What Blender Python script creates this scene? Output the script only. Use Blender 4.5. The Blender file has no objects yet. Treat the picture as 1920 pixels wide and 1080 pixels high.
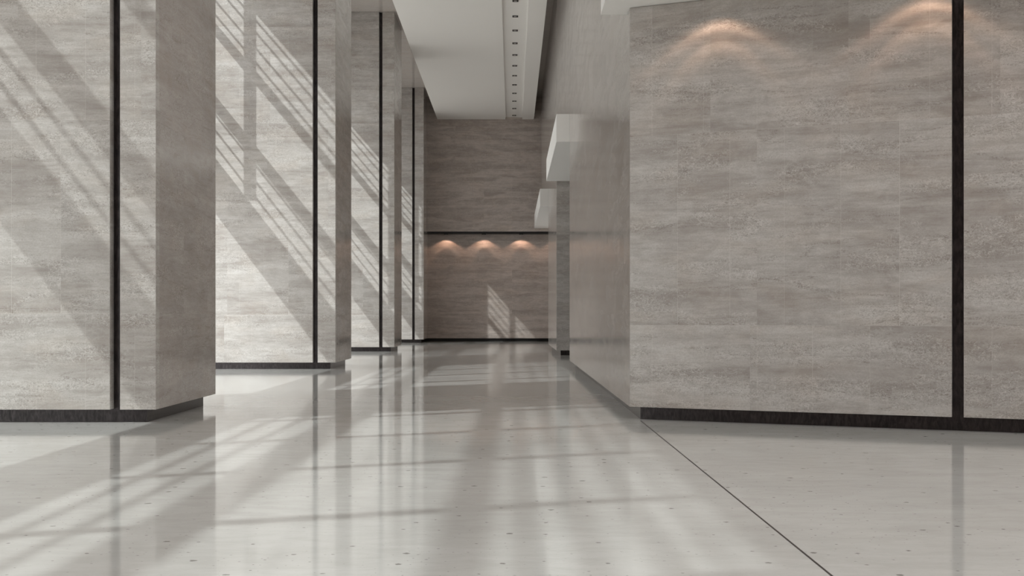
import bpy, bmesh, math, random
from mathutils import Vector

S = 0.006            # metres per layout unit
F = 2200.0           # focal length in 1920-wide pixels
HZ = 200.0           # camera height in layout units
C = bpy.context.scene.collection
scene = bpy.context.scene
random.seed(4)

# ------------------------------------------------------------------ nodes
class NT:
    def __init__(self, name):
        self.m = bpy.data.materials.new(name); self.m.use_nodes = True
        self.t = self.m.node_tree; self.t.nodes.clear()
        self.out = self.n('ShaderNodeOutputMaterial'); self.b = self.n('ShaderNodeBsdfPrincipled')
        self.l(self.b.outputs[0], self.out.inputs[0])
    def n(self, t, **k):
        x = self.t.nodes.new(t)
        for a, v in k.items(): setattr(x, a, v)
        return x
    def l(self, a, b): self.t.links.new(a, b)
    def put(self, sock, v):
        if isinstance(v, bpy.types.NodeSocket): self.l(v, sock)
        elif v is not None: sock.default_value = v
    def math(self, op, a, b=None, c=None, clamp=False):
        x = self.n('ShaderNodeMath', operation=op, use_clamp=clamp)
        for i, v in enumerate((a, b, c)):
            if v is not None: self.put(x.inputs[i], v)
        return x.outputs[0]
    def xyz(self, a, b, c):
        x = self.n('ShaderNodeCombineXYZ')
        for i, v in enumerate((a, b, c)): self.put(x.inputs[i], v)
        return x.outputs[0]
    def noise(self, vec, scale, detail=4, rough=.55, dist=0):
        x = self.n('ShaderNodeTexNoise'); self.l(vec, x.inputs['Vector'])
        x.inputs['Scale'].default_value = scale; x.inputs['Detail'].default_value = detail
        x.inputs['Roughness'].default_value = rough; x.inputs['Distortion'].default_value = dist
        return x.outputs[0]
    def ramp(self, v, lo, hi, a=0.0, b=1.0):
        x = self.n('ShaderNodeMapRange', interpolation_type='SMOOTHSTEP')
        self.put(x.inputs[0], v)
        for i, k in enumerate((lo, hi, a, b)): x.inputs[1+i].default_value = k
        return x.outputs[0]
    def mix(self, f, a, b, mode='MIX'):
        x = self.n('ShaderNodeMix', data_type='RGBA', blend_type=mode)
        self.put(x.inputs[0], f)
        self.put(x.inputs[6], (*a, 1) if isinstance(a, tuple) else a)
        self.put(x.inputs[7], (*b, 1) if isinstance(b, tuple) else b)
        return x.outputs[2]
    def bump(self, h, strength, dist):
        x = self.n('ShaderNodeBump'); self.l(h, x.inputs['Height'])
        x.inputs['Strength'].default_value = strength; x.inputs['Distance'].default_value = dist
        self.l(x.outputs[0], self.b.inputs['Normal'])

def iso(g, v, c, w):        # thin line where the noise passes c
    return g.ramp(g.math('ABSOLUTE', g.math('SUBTRACT', v, c)), 0, w, 1, 0)

def travertine(name, light, dark, rough=.24, joints=True, tile_w=92.4*S, tile_h=363*S,
               off=-846*S, zoff=205*S, contrast=1.0, spec=.5):
    g = NT(name)
    uv = g.n('ShaderNodeUVMap', uv_map='UVMap'); sp = g.n('ShaderNodeSeparateXYZ'); g.l(uv.outputs[0], sp.inputs[0])
    u, v = sp.outputs[0], sp.outputs[1]
    rv = g.math('DIVIDE', g.math('SUBTRACT', v, zoff), tile_h)
    row = g.math('FLOOR', rv)
    par = g.math('MODULO', g.math('ABSOLUTE', row), 2.0)
    ru = g.math('ADD', g.math('DIVIDE', g.math('SUBTRACT', u, off), tile_w), g.math('MULTIPLY', par, .5))
    # wide boards of two to three tiles share one piece of stone
    board = g.math('FLOOR', g.math('DIVIDE', g.math('ADD', ru, g.math('MULTIPLY', row, .37)), 2.5))
    col = g.math('FLOOR', ru)
    wn = g.n('ShaderNodeTexWhiteNoise', noise_dimensions='3D'); g.l(g.xyz(board, row, 3.0), wn.inputs['Vector'])
    wn2 = g.n('ShaderNodeTexWhiteNoise', noise_dimensions='3D'); g.l(g.xyz(col, row, 7.0), wn2.inputs['Vector'])
    h, h2 = wn.outputs[0], wn2.outputs[0]
    z = g.math('ADD', g.math('MULTIPLY', h, .55), g.math('MULTIPLY', h2, .10))
    P = lambda a, b, o=0.0: g.xyz(g.math('MULTIPLY', u, a), g.math('ADD', g.math('MULTIPLY', v, b), g.math('MULTIPLY', row, 3.17)), g.math('ADD', z, o))
    band = g.noise(P(.20, 1.5), 1.8, 6, .6, .7)
    streak = g.noise(P(.55, 6.0, 5), 1.7, 6, .62, .35)
    fine = g.noise(P(3.0, 16, 9), 1.5, 6, .72, .5)
    grain = g.noise(P(9, 12, 2), 6, 6, .75, .6)
    patch = g.noise(P(.55, 2.2, 11), 1.5, 4, .55, .5)
    worm = g.noise(P(5.0, 7.5, 14), 2.2, 4, .6, 1.2)
    crack = iso(g, worm, .5, .030)
    crack2 = iso(g, g.noise(P(4.5, 8, 17), 2.6, 4, .62, 1.6), .5, .035)
    veinn = g.noise(P(.22, 2.4, 21), 1.5, 4, .5, .5)
    vein = g.math('MULTIPLY', iso(g, veinn, .53, .014), g.ramp(grain, .42, .60))
    pm = g.ramp(patch, .47, .58)
    t = g.ramp(band, .38, .62)
    cloudy = g.noise(P(1.1, 1.9, 31), 2.2, 8, .68, .9)
    t = g.math('ADD', g.math('MULTIPLY', t, .46), g.math('ADD', g.math('MULTIPLY', g.ramp(streak, .32, .68), .26), g.math('MULTIPLY', g.ramp(cloudy, .36, .64), .28)))
    t = g.math('ADD', g.math('MULTIPLY', g.math('SUBTRACT', t, .5), contrast), .5, clamp=True)
    colr = g.mix(t, dark, light)
    # warm blotches, fine grain, worm tracks, dark veins
    colr = g.mix(g.math('MULTIPLY', g.ramp(fine, .42, .64), .22), colr, (dark[0]*.78, dark[1]*.76, dark[2]*.72))
    colr = g.mix(g.math('MULTIPLY', g.ramp(grain, .46, .64), .36), colr, (dark[0]*.80, dark[1]*.76, dark[2]*.70))
    colr = g.mix(g.math('MULTIPLY', g.math('MULTIPLY', crack, pm), .65), colr, (light[0]*1.12, light[1]*1.12, light[2]*1.12))
    colr = g.mix(g.math('MULTIPLY', g.math('MULTIPLY', crack2, g.math('MULTIPLY', pm, g.ramp(grain, .4, .6))), .75), colr, (dark[0]*.55, dark[1]*.52, dark[2]*.48))
    colr = g.mix(g.math('MULTIPLY', vein, .38), colr, (dark[0]*.45, dark[1]*.40, dark[2]*.36))
    hue = g.noise(P(.7, 1.6, 41), 1.5, 4, .6, .4)
    colr = g.mix(g.math('MULTIPLY', g.ramp(hue, .45, .68), .22), colr, g.mix(1.0, colr, (1.0, .90, .80), 'MULTIPLY'))
    tone = g.math('ADD', .95, g.math('ADD', g.math('MULTIPLY', h, .06), g.math('MULTIPLY', h2, .04)))
    colr = g.mix(1.0, colr, g.xyz(tone, tone, tone), 'MULTIPLY')
    if joints:
        fu = g.math('ABSOLUTE', g.math('SUBTRACT', g.math('FRACT', ru), .5))
        fv = g.math('ABSOLUTE', g.math('SUBTRACT', g.math('FRACT', rv), .5))
        ju = g.ramp(fu, .5-.0025/tile_w, .5-.0008/tile_w); jv = g.ramp(fv, .5-.0025/tile_h, .5-.0008/tile_h)
        g_on = g.math('MULTIPLY', ju, g.math('ADD', .12, g.math('MULTIPLY', h2, .5)))
        colr = g.mix(g.math('MAXIMUM', g_on, g.math('MULTIPLY', jv, .25)), colr, (light[0]*1.15, light[1]*1.15, light[2]*1.13))
    g.l(colr, g.b.inputs['Base Color'])
    g.l(g.ramp(grain, .3, .7, rough*.85, rough*1.2), g.b.inputs['Roughness'])
    g.b.inputs['Specular IOR Level'].default_value = spec
    g.bump(g.math('ADD', grain, g.math('MULTIPLY', crack2, pm)), .12, .002)
    return g.m

def plain(name, colr, rough=.5, spec=.5, var=.03, scale=3, metal=0):
    g = NT(name)
    tc = g.n('ShaderNodeTexCoord')
    nz = g.noise(tc.outputs['Object'], scale, 5, .6)
    a = tuple(x*(1-var) for x in colr); b = tuple(x*(1+var) for x in colr)
    g.l(g.mix(nz, a, b), g.b.inputs['Base Color'])
    g.b.inputs['Roughness'].default_value = rough; g.b.inputs['Specular IOR Level'].default_value = spec
    g.b.inputs['Metallic'].default_value = metal
    return g.m

def dark_metal():
    g = NT('dark_bronze_plinth')
    uv = g.n('ShaderNodeUVMap', uv_map='UVMap'); sp = g.n('ShaderNodeSeparateXYZ'); g.l(uv.outputs[0], sp.inputs[0])
    n1 = g.noise(g.xyz(g.math('MULTIPLY', sp.outputs[0], 22), g.math('MULTIPLY', sp.outputs[1], 6), 0.0), 1.5, 6, .7, .4)
    n2 = g.noise(g.xyz(g.math('MULTIPLY', sp.outputs[0], 120), g.math('MULTIPLY', sp.outputs[1], 90), 0.0), 1.5, 3, .7)
    c = g.mix(g.ramp(n1, .35, .7), (.030, .027, .028), (.085, .075, .077))
    c = g.mix(g.math('MULTIPLY', n2, .3), c, (.03, .028, .028))
    g.l(c, g.b.inputs['Base Color']); g.b.inputs['Roughness'].default_value = .24
    g.b.inputs['Metallic'].default_value = .85
    return g.m

def floor_mat():
    g = NT('polished_limestone_floor')
    tc = g.n('ShaderNodeTexCoord'); sp = g.n('ShaderNodeSeparateXYZ'); g.l(tc.outputs['Object'], sp.inputs[0])
    x, y = sp.outputs[0], sp.outputs[1]
    P = lambda a, b, o=0.0: g.xyz(g.math('MULTIPLY', x, a), g.math('MULTIPLY', y, b), o)
    cloud = g.noise(P(.5, .6), 1.3, 6, .6, .5)
    streak = g.noise(P(1.3, 3.2, 4), 2.2, 6, .68, .5)
    fine = g.noise(P(9, 22, 8), 3, 5, .7, .2)
    c = g.mix(g.ramp(cloud, .3, .7), (.635, .628, .608), (.705, .700, .682))
    c = g.mix(g.math('MULTIPLY', g.ramp(streak, .35, .72), .30), c, (.46, .445, .42))
    c = g.mix(g.math('MULTIPLY', g.ramp(fine, .5, .75), .14), c, (.40, .38, .35))
    warp = g.noise(P(22, 22, 2), 2.0, 3, .6)
    def specks(cell, lo, hi, keep, o, ax, ay):
        v = g.n('ShaderNodeTexVoronoi', voronoi_dimensions='2D'); v.inputs['Scale'].default_value = 1
        g.l(P(ax/cell, ay/cell, o), v.inputs['Vector'])
        sc = g.n('ShaderNodeSeparateColor'); g.l(v.outputs['Color'], sc.inputs[0])
        d = g.math('ADD', v.outputs['Distance'], g.math('MULTIPLY', g.math('SUBTRACT', warp, .5), .14))
        r = g.math('ADD', lo/cell, g.math('MULTIPLY', g.math('POWER', sc.outputs[0], 3.0), (hi-lo)/cell))
        s = g.ramp(g.math('SUBTRACT', d, r), -.02, .02, 1, 0)
        return g.math('MULTIPLY', s, g.math('GREATER_THAN', sc.outputs[1], 1-keep))
    clump = g.ramp(g.noise(P(.8, .5, 30), 1.0, 2, .5), .42, .62, .25, 1)
    s1 = specks(.22, .004, .018, .6, 0.0, .85, .95)
    s2 = specks(.075, .0025, .006, .5, 5.0, .8, .95)
    c = g.mix(g.math('MULTIPLY', s1, .75), c, (.16, .148, .13))
    c = g.mix(g.math('MULTIPLY', g.math('MULTIPLY', s2, clump), .75), c, (.20, .185, .165))
    g.l(c, g.b.inputs['Base Color'])
    g.l(g.ramp(cloud, .3, .7, FLOOR_R*.9, FLOOR_R*1.1), g.b.inputs['Roughness'])
    g.b.inputs['IOR'].default_value = 1.44
    return g.m

FLOOR_R = .075
STONE_L, STONE_D = (.615, .600, .582), (.350, .320, .300)
M = {}
M['stone'] = travertine('light_travertine', STONE_L, STONE_D)
M['stone_far'] = travertine('shade_tinted_travertine', (.60, .538, .503), (.40, .352, .323), contrast=1.5, off=0, tile_w=300*S)  # pillars' stone with the warm shade of the far end put into colour
M['stone_block'] = travertine('light_travertine_cladding', STONE_L, STONE_D, off=-6*S, tile_w=100.7*S, zoff=183*S)
M['stone_side'] = travertine('shade_tinted_honed_side', (.590, .558, .535), (.350, .312, .292), rough=.10, joints=False, contrast=.7, spec=.7)  # same stone, glossier; pinkish shade of these faces mixed into the colour
M['soffit'] = travertine('polished_stone_soffit', (.60, .565, .54), (.54, .50, .475), rough=.10, joints=False, contrast=.5)
M['dark'] = dark_metal()
M['black'] = plain('black_metal', (.012, .012, .012), .4, .3)
M['white'] = plain('matt_white_plaster', (.84, .825, .80), .75, .2, .012, .6)
M['canopy'] = plain('matt_white_panel', (.85, .84, .82), .7, .25, .01, .6)
M['trim'] = plain('downlight_rim', (.05, .045, .042), .5, .3)
M['lens'] = plain('frosted_downlight_lens', (.55, .53, .50), .35, .5)
M['frame'] = plain('grey_window_frame', (.30, .30, .30), .45, .4)
M['wall'] = plain('pale_wall_plaster', (.58, .50, .465), .7, .3, .03, .5)
M['ground'] = plain('pale_outdoor_paving', (.58, .565, .545), .8, .2, .05, .3)
M['floor'] = floor_mat()
def dimming_glass(GLASS, nm):
    g = NT(nm)
    tr = g.n('ShaderNodeBsdfTransparent'); tr.inputs[0].default_value = (*GLASS, 1)
    gl = g.n('ShaderNodeBsdfGlossy'); gl.inputs['Roughness'].default_value = .02
    mx = g.n('ShaderNodeMixShader'); mx.inputs[0].default_value = .05
    g.l(tr.outputs[0], mx.inputs[1]); g.l(gl.outputs[0], mx.inputs[2]); g.l(mx.outputs[0], g.out.inputs[0])
    return g.m
M['glass'] = dimming_glass((.78, .785, .78), 'added_dimming_glass')  # tint made up to weaken the light through the near window
M['glass2'] = dimming_glass((.87, .875, .87), 'added_weak_dimming_glass')
M['joint'] = plain('dark_floor_joint', (.055, .045, .042), .5, .3)

# ------------------------------------------------------------------ mesh
class MB:
    def __init__(self): self.v, self.f, self.uv = [], [], []
    def quad(self, pts):
        p = [Vector(q)*S for q in pts]
        n = (p[1]-p[0]).cross(p[2]-p[0])
        if n.length > 0: n.normalize()
        if abs(n.z) > .7:
            uv = [(q.x, q.y) for q in p]
        else:
            t = Vector((-n.y, n.x, 0)).normalized()
            if abs(t.x) > .3 and t.x < 0: t = -t
            if abs(t.x) <= .3 and t.y < 0: t = -t
            o = Vector(self.org)*S if getattr(self, 'org', None) else Vector((0, 0, 0))
            uv = [((q-o).dot(t), q.z) for q in p]
        b = len(self.v); self.v += [tuple(q) for q in p]; self.f.append(tuple(range(b, b+len(p)))); self.uv.append(uv)
    def prism(self, poly, z0, z1, org=None):
        self.org = org
        a = sum(poly[i][0]*poly[(i+1) % len(poly)][1]-poly[(i+1) % len(poly)][0]*poly[i][1] for i in range(len(poly)))
        if a < 0: poly = poly[::-1]
        k = len(poly)
        for i in range(k):
            (x0, y0), (x1, y1) = poly[i], poly[(i+1) % k]
            self.quad([(x0, y0, z0), (x1, y1, z0), (x1, y1, z1), (x0, y0, z1)])
        self.quad([(x, y, z1) for x, y in poly]); self.quad([(x, y, z0) for x, y in poly[::-1]])
        return self
    def box(self, x0, x1, y0, y1, z0, z1):
        return self.prism([(x0, y0), (x1, y0), (x1, y1), (x0, y1)], z0, z1)
    def build(self, name, mat, parent=None, origin=None):
        me = bpy.data.meshes.new(name)
        o_ = Vector(origin)*S if origin else Vector((0, 0, 0))
        me.from_pydata([tuple(Vector(q)-o_) for q in self.v], [], self.f)
        uvl = me.uv_layers.new(name='UVMap'); i = 0
        for fuv in self.uv:
            for c in fuv: uvl.data[i].uv = c; i += 1
        bm = bmesh.new(); bm.from_mesh(me); bmesh.ops.remove_doubles(bm, verts=bm.verts, dist=1e-5); bm.to_mesh(me); bm.free()
        me.materials.append(mat if not isinstance(mat, str) else M[mat])
        o = bpy.data.objects.new(name, me); C.objects.link(o)
        if origin and not parent: o.location = o_
        if parent: o.parent = parent
        return o

def tag(o, label=None, cat=None, group=None, kind=None):
    for k, v in (('label', label), ('category', cat), ('group', group), ('kind', kind)):
        if v: o[k] = v
    return o
def thing(name, label, cat, loc, group=None):
    o = bpy.data.objects.new(name, None); C.objects.link(o)
    o.location = Vector(loc)*S; o.empty_display_size = .1
    return tag(o, label, cat, group)
def part(mb, name, mat, root):      # world-space geometry under a placed root
    return mb.build(name, mat, root, origin=tuple(root.location/S))
def struct(mb, name, mat): return tag(mb.build(name, mat), kind='structure')

YB, YE = -1250, 9328         # rear and far limits
XW = -1230                   # window plane
TOP = 1929                   # underside of the stone soffit
RX = 228                     # right wall face

# ------------------------------------------------------------------ shell
struct(MB().box(-1250, 1600, YB, YE+40, -12, 0), 'floor', 'floor')
struct(MB().box(-16000, -1250, -9000, 16000, -20, -8), 'floor_outdoor', 'ground')
SKY0, SKY1 = YB+60, 1600          # unseen skylight, added to brighten the near end of the hall
struct(MB().box(-1250, 1600, SKY1, YE+60, TOP, TOP+40).box(-1250, 0, YB, SKY1, TOP, TOP+40)
       .box(0, 1600, YB, SKY0, TOP, TOP+40), 'ceiling', 'soffit')
struct(MB().box(-1250, 1600, YB-40, YB, 0, TOP+40), 'wall_back', 'wall')
far = MB().box(-1250, 700, YE, YE+40, 25, 851)
struct(far, 'wall_far', 'stone_far')
struct(MB().box(-1250, 700, YE-90, YE+40, 867, TOP), 'wall_far_upper', 'stone_far')
struct(MB().box(-1250, 700, YE-90, YE+40, 851, 867), 'trim_1', 'black')
struct(MB().box(-1250, 700, YE+22, YE+40, 0, 25), 'baseboard_far', 'black')
struct(MB().box(1560, 1600, YB, YE+40, 0, TOP), 'wall_right', 'wall')
struct(MB().box(246.4-.9, 246.4+.9, YB, 2246, -2, .25), 'trim_2', 'joint')

# window wall on the left (spandrel, head and piers) with the glazing bars
wl = MB()
wl.box(XW-20, XW, YB, YE, 758, 937).box(XW-20, XW, YB, YE, 1666, TOP)
piers = [(2200, 2644), (4438, 4876), (6657, 7097), (8866, YE)]
for a, b in piers: wl.box(XW-20, XW, a, b, 0, TOP)
wl.box(XW-20, XW, 7620, 7900, 0, TOP).box(XW-20, XW, YB, 500, 0, TOP)  # added pier and solid near stretch, put in to block sun and sky
struct(wl, 'wall_left', 'wall')
bays = [(500, 2200, [1821-340*k for k in range(13)]),
        (2644, 4438, [2841, 3181, 3521, 3861, 4200]),
        (4876, 6657, [5249, 5589, 5929]),
        (7097, 8866, [7359, 7999, 8340, 8680])]
for i, (a, b, ms) in enumerate(bays):
    w = MB()
    for y in ms:
        if y-30 < a or y+30 > b: continue
        m = (y+1050)/5270.0
        w.box(XW, XW+28, y-9+m*14, y+9+m*14, 937, 1666)
    for z0, z1 in ((1106, 1170-24), (1387, 1440-24)): w.box(XW, XW+18, a, b, z0, z1)
    q = 6 if i == 0 else 3.5
    for z in (978, 1036, 1094, 1465, 1517, 1574, 1617): w.box(XW, XW+4, a, b, z-q-.5, z+q-.5)
    wo = struct(w, 'window_%d' % (i+1), 'frame')
    if i == 0:      # added panes that dim sun and sky entering the near bay
        MB().box(XW-12, XW-11, a, 1478, 0, 758).box(XW-12, XW-11, a, 1478, 937, 1666).build('dimming_pane', 'glass', wo)
        MB().box(XW-12, XW-11, 1479, b, 0, 758).box(XW-12, XW-11, 1479, b, 937, 1666).build('dimming_pane', 'glass2', wo)

# ------------------------------------------------------------------ left pillars
def pillar(y0, y1, label, last=False):
    root = thing('stone_pillar', label, 'pillar', (-950, y0, 0), 'travertine pillars along the left side')
    t = 22; x1 = -668; xg0, xg1 = -754, -735; xl = XW
    part(MB().box(xl, x1-t, y0+t, y1-(0 if last else t), 0, TOP), 'dark_core', 'dark', root)
    part(MB().box(xl, xg0, y0, y0+t, 25, TOP), 'front_panel', 'stone', root)
    part(MB().box(xg1, x1, y0, y0+t, 25, TOP), 'front_edge_panel', 'stone', root)
    part(MB().box(x1-t, x1, y0+t, y1, 25, TOP), 'side_panel', 'stone_side', root)
    if not last: part(MB().box(xl, x1-t, y1-t, y1, 25, TOP), 'rear_panel', 'stone', root)
pillar(2200, 2644, 'nearest left travertine pillar, largest, its front crossed by blurred slanting shadows')
pillar(4438, 4876, 'second left travertine pillar, its front with crisp slanting window shadows and one wide upright shadow')
pillar(6657, 7097, 'third left travertine pillar, between the crisply striped pillar and the slim one by the far wall')
pillar(8866, YE, 'slimmest and most distant left travertine pillar, standing against the dark far wall', True)

# ------------------------------------------------------------------ right blocks
K = -.434
def fy(x): return 2270 + K*(x-RX)
nl = math.hypot(1, K); nx, ny = -K/nl*-1, -1/nl      # outward normal of the slanted face (towards the camera, left)
nx = K/nl; 
def slant(x0, x1, d0, d1):      # strip of the slanted face between depths d0..d1 behind the surface
    p = []
    for x, d in ((x0, d0), (x1, d0), (x1, d1), (x0, d1)): p.append((x-nx*d, fy(x)-ny*d))
    return p
root = thing('stone_block', 'huge travertine block at the right with slanted front, warm light pools and a black groove', 'wall block', (700, 2600, 0))
Y2 = 4646
TB = TOP-1
part(MB().prism([(RX+22, 2270+14), (1500, fy(1500)+24), (1500, 2323), (RX+22, 2323)], 0, 796)
     .prism([(RX+22, 2323), (1500, 2323), (1500, Y2-22), (RX+22, Y2-22)], 0, TB), 'dark_core', 'dark', root)
part(MB().prism([(RX, 2270), (763.7, fy(763.7)), (763.7-nx*21, fy(763.7)-ny*21), (RX+22, fy(RX+22)-ny*21)], 25, 796, org=(RX, 2270, 0)), 'front_panel', 'stone_block', root)
part(MB().prism(slant(781.5, 1480, 0, 21), 25, 796, org=(RX, 2270, 0)), 'front_edge_panel', 'stone_block', root)
part(MB().prism([(RX, 2270), (RX+22, 2270+14), (RX+22, 2324), (RX, 2324)], 25, 796)
     .box(RX, RX+22, 2324, Y2, 25, TB), 'side_panel', 'stone_side', root)
part(MB().box(RX+22, 1500, Y2-22, Y2, 25, TB), 'rear_panel', 'stone_block', root)
def rblock(y0, y1, label):
    root = thing('stone_pier', label, 'pier', (500, y0, 0))
    t = 22
    part(MB().box(RX+t, 1500, y0+t, y1-t, 0, TB), 'dark_core', 'dark', root)
    part(MB().box(RX, 1500, y0, y0+t, 25, TB), 'front_panel', 'stone', root)
    part(MB().box(RX, RX+t, y0+t, y1, 25, TB), 'side_panel', 'stone_side', root)
rblock(6010, 7366, 'narrow travertine pier between the huge slanted block and the far wall')
for a, b in ((Y2+1, 6009), (7367, YE-91)):
    struct(MB().box(RX, RX+60, a, b, 1002, TOP), 'wall_right_upper', 'stone_side')

# white boxes projecting over the openings
def canopy(name_y0, y1, z0, z1, label, x1=500):
    o = MB().box(176, x1, name_y0, y1, z0, z1).build('ceiling_box', 'canopy', origin=(175, name_y0, z0))
    tag(o, label, 'bulkhead')
canopy(Y2+1, 6009, 892, 1001, 'middle white box jutting from the right wall, above the narrow travertine pier')
canopy(7367, YE-91, 892, 1001, 'farthest white box on the right, touching the dark far wall above its black line')
tag(MB().prism([(176, 2322), (176, fy(176)-200), (1500, fy(1500)-200), (1500, 2322)], 797, 1000).build('ceiling_box', 'canopy', origin=(176, 2322, 797)),
    'nearest white box at the top edge, over the corner of the slanted stone block', 'bulkhead')

# ------------------------------------------------------------------ suspended ceiling
Z0, ZG = 1750, 1766
r = MB()
r.box(-587, -50, 1700, YE-91, Z0, TOP-8).box(81, 172, 1700, YE-91, Z0, TOP-8).box(-50, 81, 1700, YE-91, ZG, TOP-8)
rt = thing('suspended_ceiling', 'long smooth pale suspended ceiling with a shallow lighting channel', 'ceiling panel', (-200, 3000, Z0))
part(r, 'ceiling_panel', 'white', rt)

def downlight(x, y, z, sz, label, group):
    root = thing('downlight', label, 'downlight', (x, y, z), group)
    h, t = sz/2, sz*.13
    m = MB()
    for a in ((-h, h, -h, -h+t), (-h, h, h-t, h), (-h, -h+t, -h+t, h-t), (h-t, h, -h+t, h-t)):
        m.box(x+a[0], x+a[1], y+a[2], y+a[3], z-3, z)
    part(m, 'rim', 'trim', root)
    q = h-t
    part(MB().box(x-q, x+q, y-q, y+q, z-1.2, z-.2), 'dark_recess', 'black', root)
    part(MB().box(x-q*.62, x+q*.62, y-q*.62, y+q*.62, z-2.4, z-1.2), 'lens', 'lens', root)
    return root
def copy_thing(o, loc, label):
    c = o.copy(); C.objects.link(c); c.location = Vector(loc)*S; c['label'] = label
    for ch in list(o.children):
        d = ch.copy(); C.objects.link(d); d.parent = c
    return c
ords = ['topmost in the picture and nearest the camera', 'second from the camera', 'third from the camera', 'fourth from the camera',
        'fifth from the camera', 'sixth from the camera', 'sixth from the far wall', 'fifth from the far wall',
        'fourth from the far wall', 'third from the far wall', 'second from the far wall', 'last one, right at the far wall']
first = None
for k in range(12):
    loc = (17, F*(2.646+.13718*k), ZG)
    lab = 'small square downlight in the ceiling channel, ' + ords[k]
    if first is None: first = downlight(*loc, 30, lab, 'square downlights in the ceiling channel')
    else: copy_thing(first, loc, lab)

# spots under the black line of the far wall
def spot_fixture(x, label):
    root = thing('wall_washer', label, 'wall light', (x, YE-58, 851), 'small lamps under the black line on the far wall')
    part(MB().box(x-16, x+16, YE-68, YE-48, 845, 851), 'housing', 'black', root)
    part(MB().box(x-9, x+9, YE-63, YE-53, 844, 845), 'lens', 'lens', root)
    return root
SX = [-521, -222, 73, 369]
wl_ = ['leftmost small lamp under the black line, beside the slimmest pillar',
       'small lamp under the black line, above the tall pale sun patch',
       'small lamp under the black line, below the farthest white box',
       'rightmost small lamp under the black line, half lost behind the narrow pier']
ff = spot_fixture(SX[0], wl_[0])
for x, l in zip(SX[1:], wl_[1:]): copy_thing(ff, (x, YE-58, 851), l)

# ------------------------------------------------------------------ lights
WARM = (1.0, .66, .46)
def washer(x, y, z, e):
    """downlight with a two-ring beam: bright rings about 33 and 46 degrees off its axis"""
    l = bpy.data.lights.new('warm_downlight', 'SPOT'); l.energy = e; l.spot_size = math.radians(150); l.spot_blend = .3
    l.color = WARM; l.shadow_soft_size = .03; l.use_nodes = True
    t = l.node_tree; em = t.nodes['Emission']
    tc = t.nodes.new('ShaderNodeTexCoord'); sp = t.nodes.new('ShaderNodeSeparateXYZ'); t.links.new(tc.outputs['Normal'], sp.inputs[0])
    ab = t.nodes.new('ShaderNodeMath'); ab.operation = 'ABSOLUTE'; t.links.new(sp.outputs[2], ab.inputs[0])
    ac = t.nodes.new('ShaderNodeMath'); ac.operation = 'ARCCOSINE'; t.links.new(ab.outputs[0], ac.inputs[0])
    dv = t.nodes.new('ShaderNodeMath'); dv.operation = 'DIVIDE'; dv.inputs[1].default_value = math.radians(90); t.links.new(ac.outputs[0], dv.inputs[0])
    cr = t.nodes.new('ShaderNodeValToRGB'); t.links.new(dv.outputs[0], cr.inputs[0])
    r = cr.color_ramp; r.interpolation = 'EASE'
    pts = BEAM
    while len(r.elements) < len(pts): r.elements.new(.5)
    for k, (p, v) in enumerate(pts): r.elements[k].position = p/90.0; r.elements[k].color = (v, v, v, 1)
    t.links.new(cr.outputs[0], em.inputs['Strength'])
    o = bpy.data.objects.new('warm_downlight', l); C.objects.link(o); o.location = Vector((x, y, z))*S
BEAM = [(0, .08), (27, .16), (37, .85), (42, .32), (46, .55), (51, 1.0), (55, .35), (62, 0)]
WASH = 20
for x in SX: washer(x, YE-58, 842, WASH*2.0)
for s in (162+RX, 500+RX, 838+RX):
    d = 62
    washer(s+nx*d, fy(s)+ny*d, 794, WASH*1.0)

l = bpy.data.lights.new('low_sun', 'POINT'); l.energy = 140000; l.shadow_soft_size = 55*S; l.color = (.955, 1.0, .985)
o = bpy.data.objects.new('low_sun', l); C.objects.link(o); o.location = Vector((-6500, -1050, 7690))*S

w = bpy.data.worlds.new('sky'); scene.world = w; w.use_nodes = True
bg = w.node_tree.nodes['Background']; bg.inputs[0].default_value = (.985, 1.0, .985, 1); bg.inputs[1].default_value = 2.1

# ------------------------------------------------------------------ camera
cam = bpy.data.cameras.new('camera'); co = bpy.data.objects.new('camera', cam); C.objects.link(co)
cam.sensor_width = 36; cam.lens = 36*F/1920; cam.shift_y = (593-540)/1920.0
cam.clip_start = .05; cam.clip_end = 500
co.location = (0, 0, HZ*S); co.rotation_euler = (math.pi/2, 0, 0)
scene.camera = co
vs = scene.view_settings
vs.view_transform = 'Standard'; vs.look = 'None'; vs.gamma = 1; vs.use_curve_mapping = False; vs.exposure = 0
scene.cycles.max_bounces = 12; scene.cycles.diffuse_bounces = 8; scene.cycles.glossy_bounces = 5
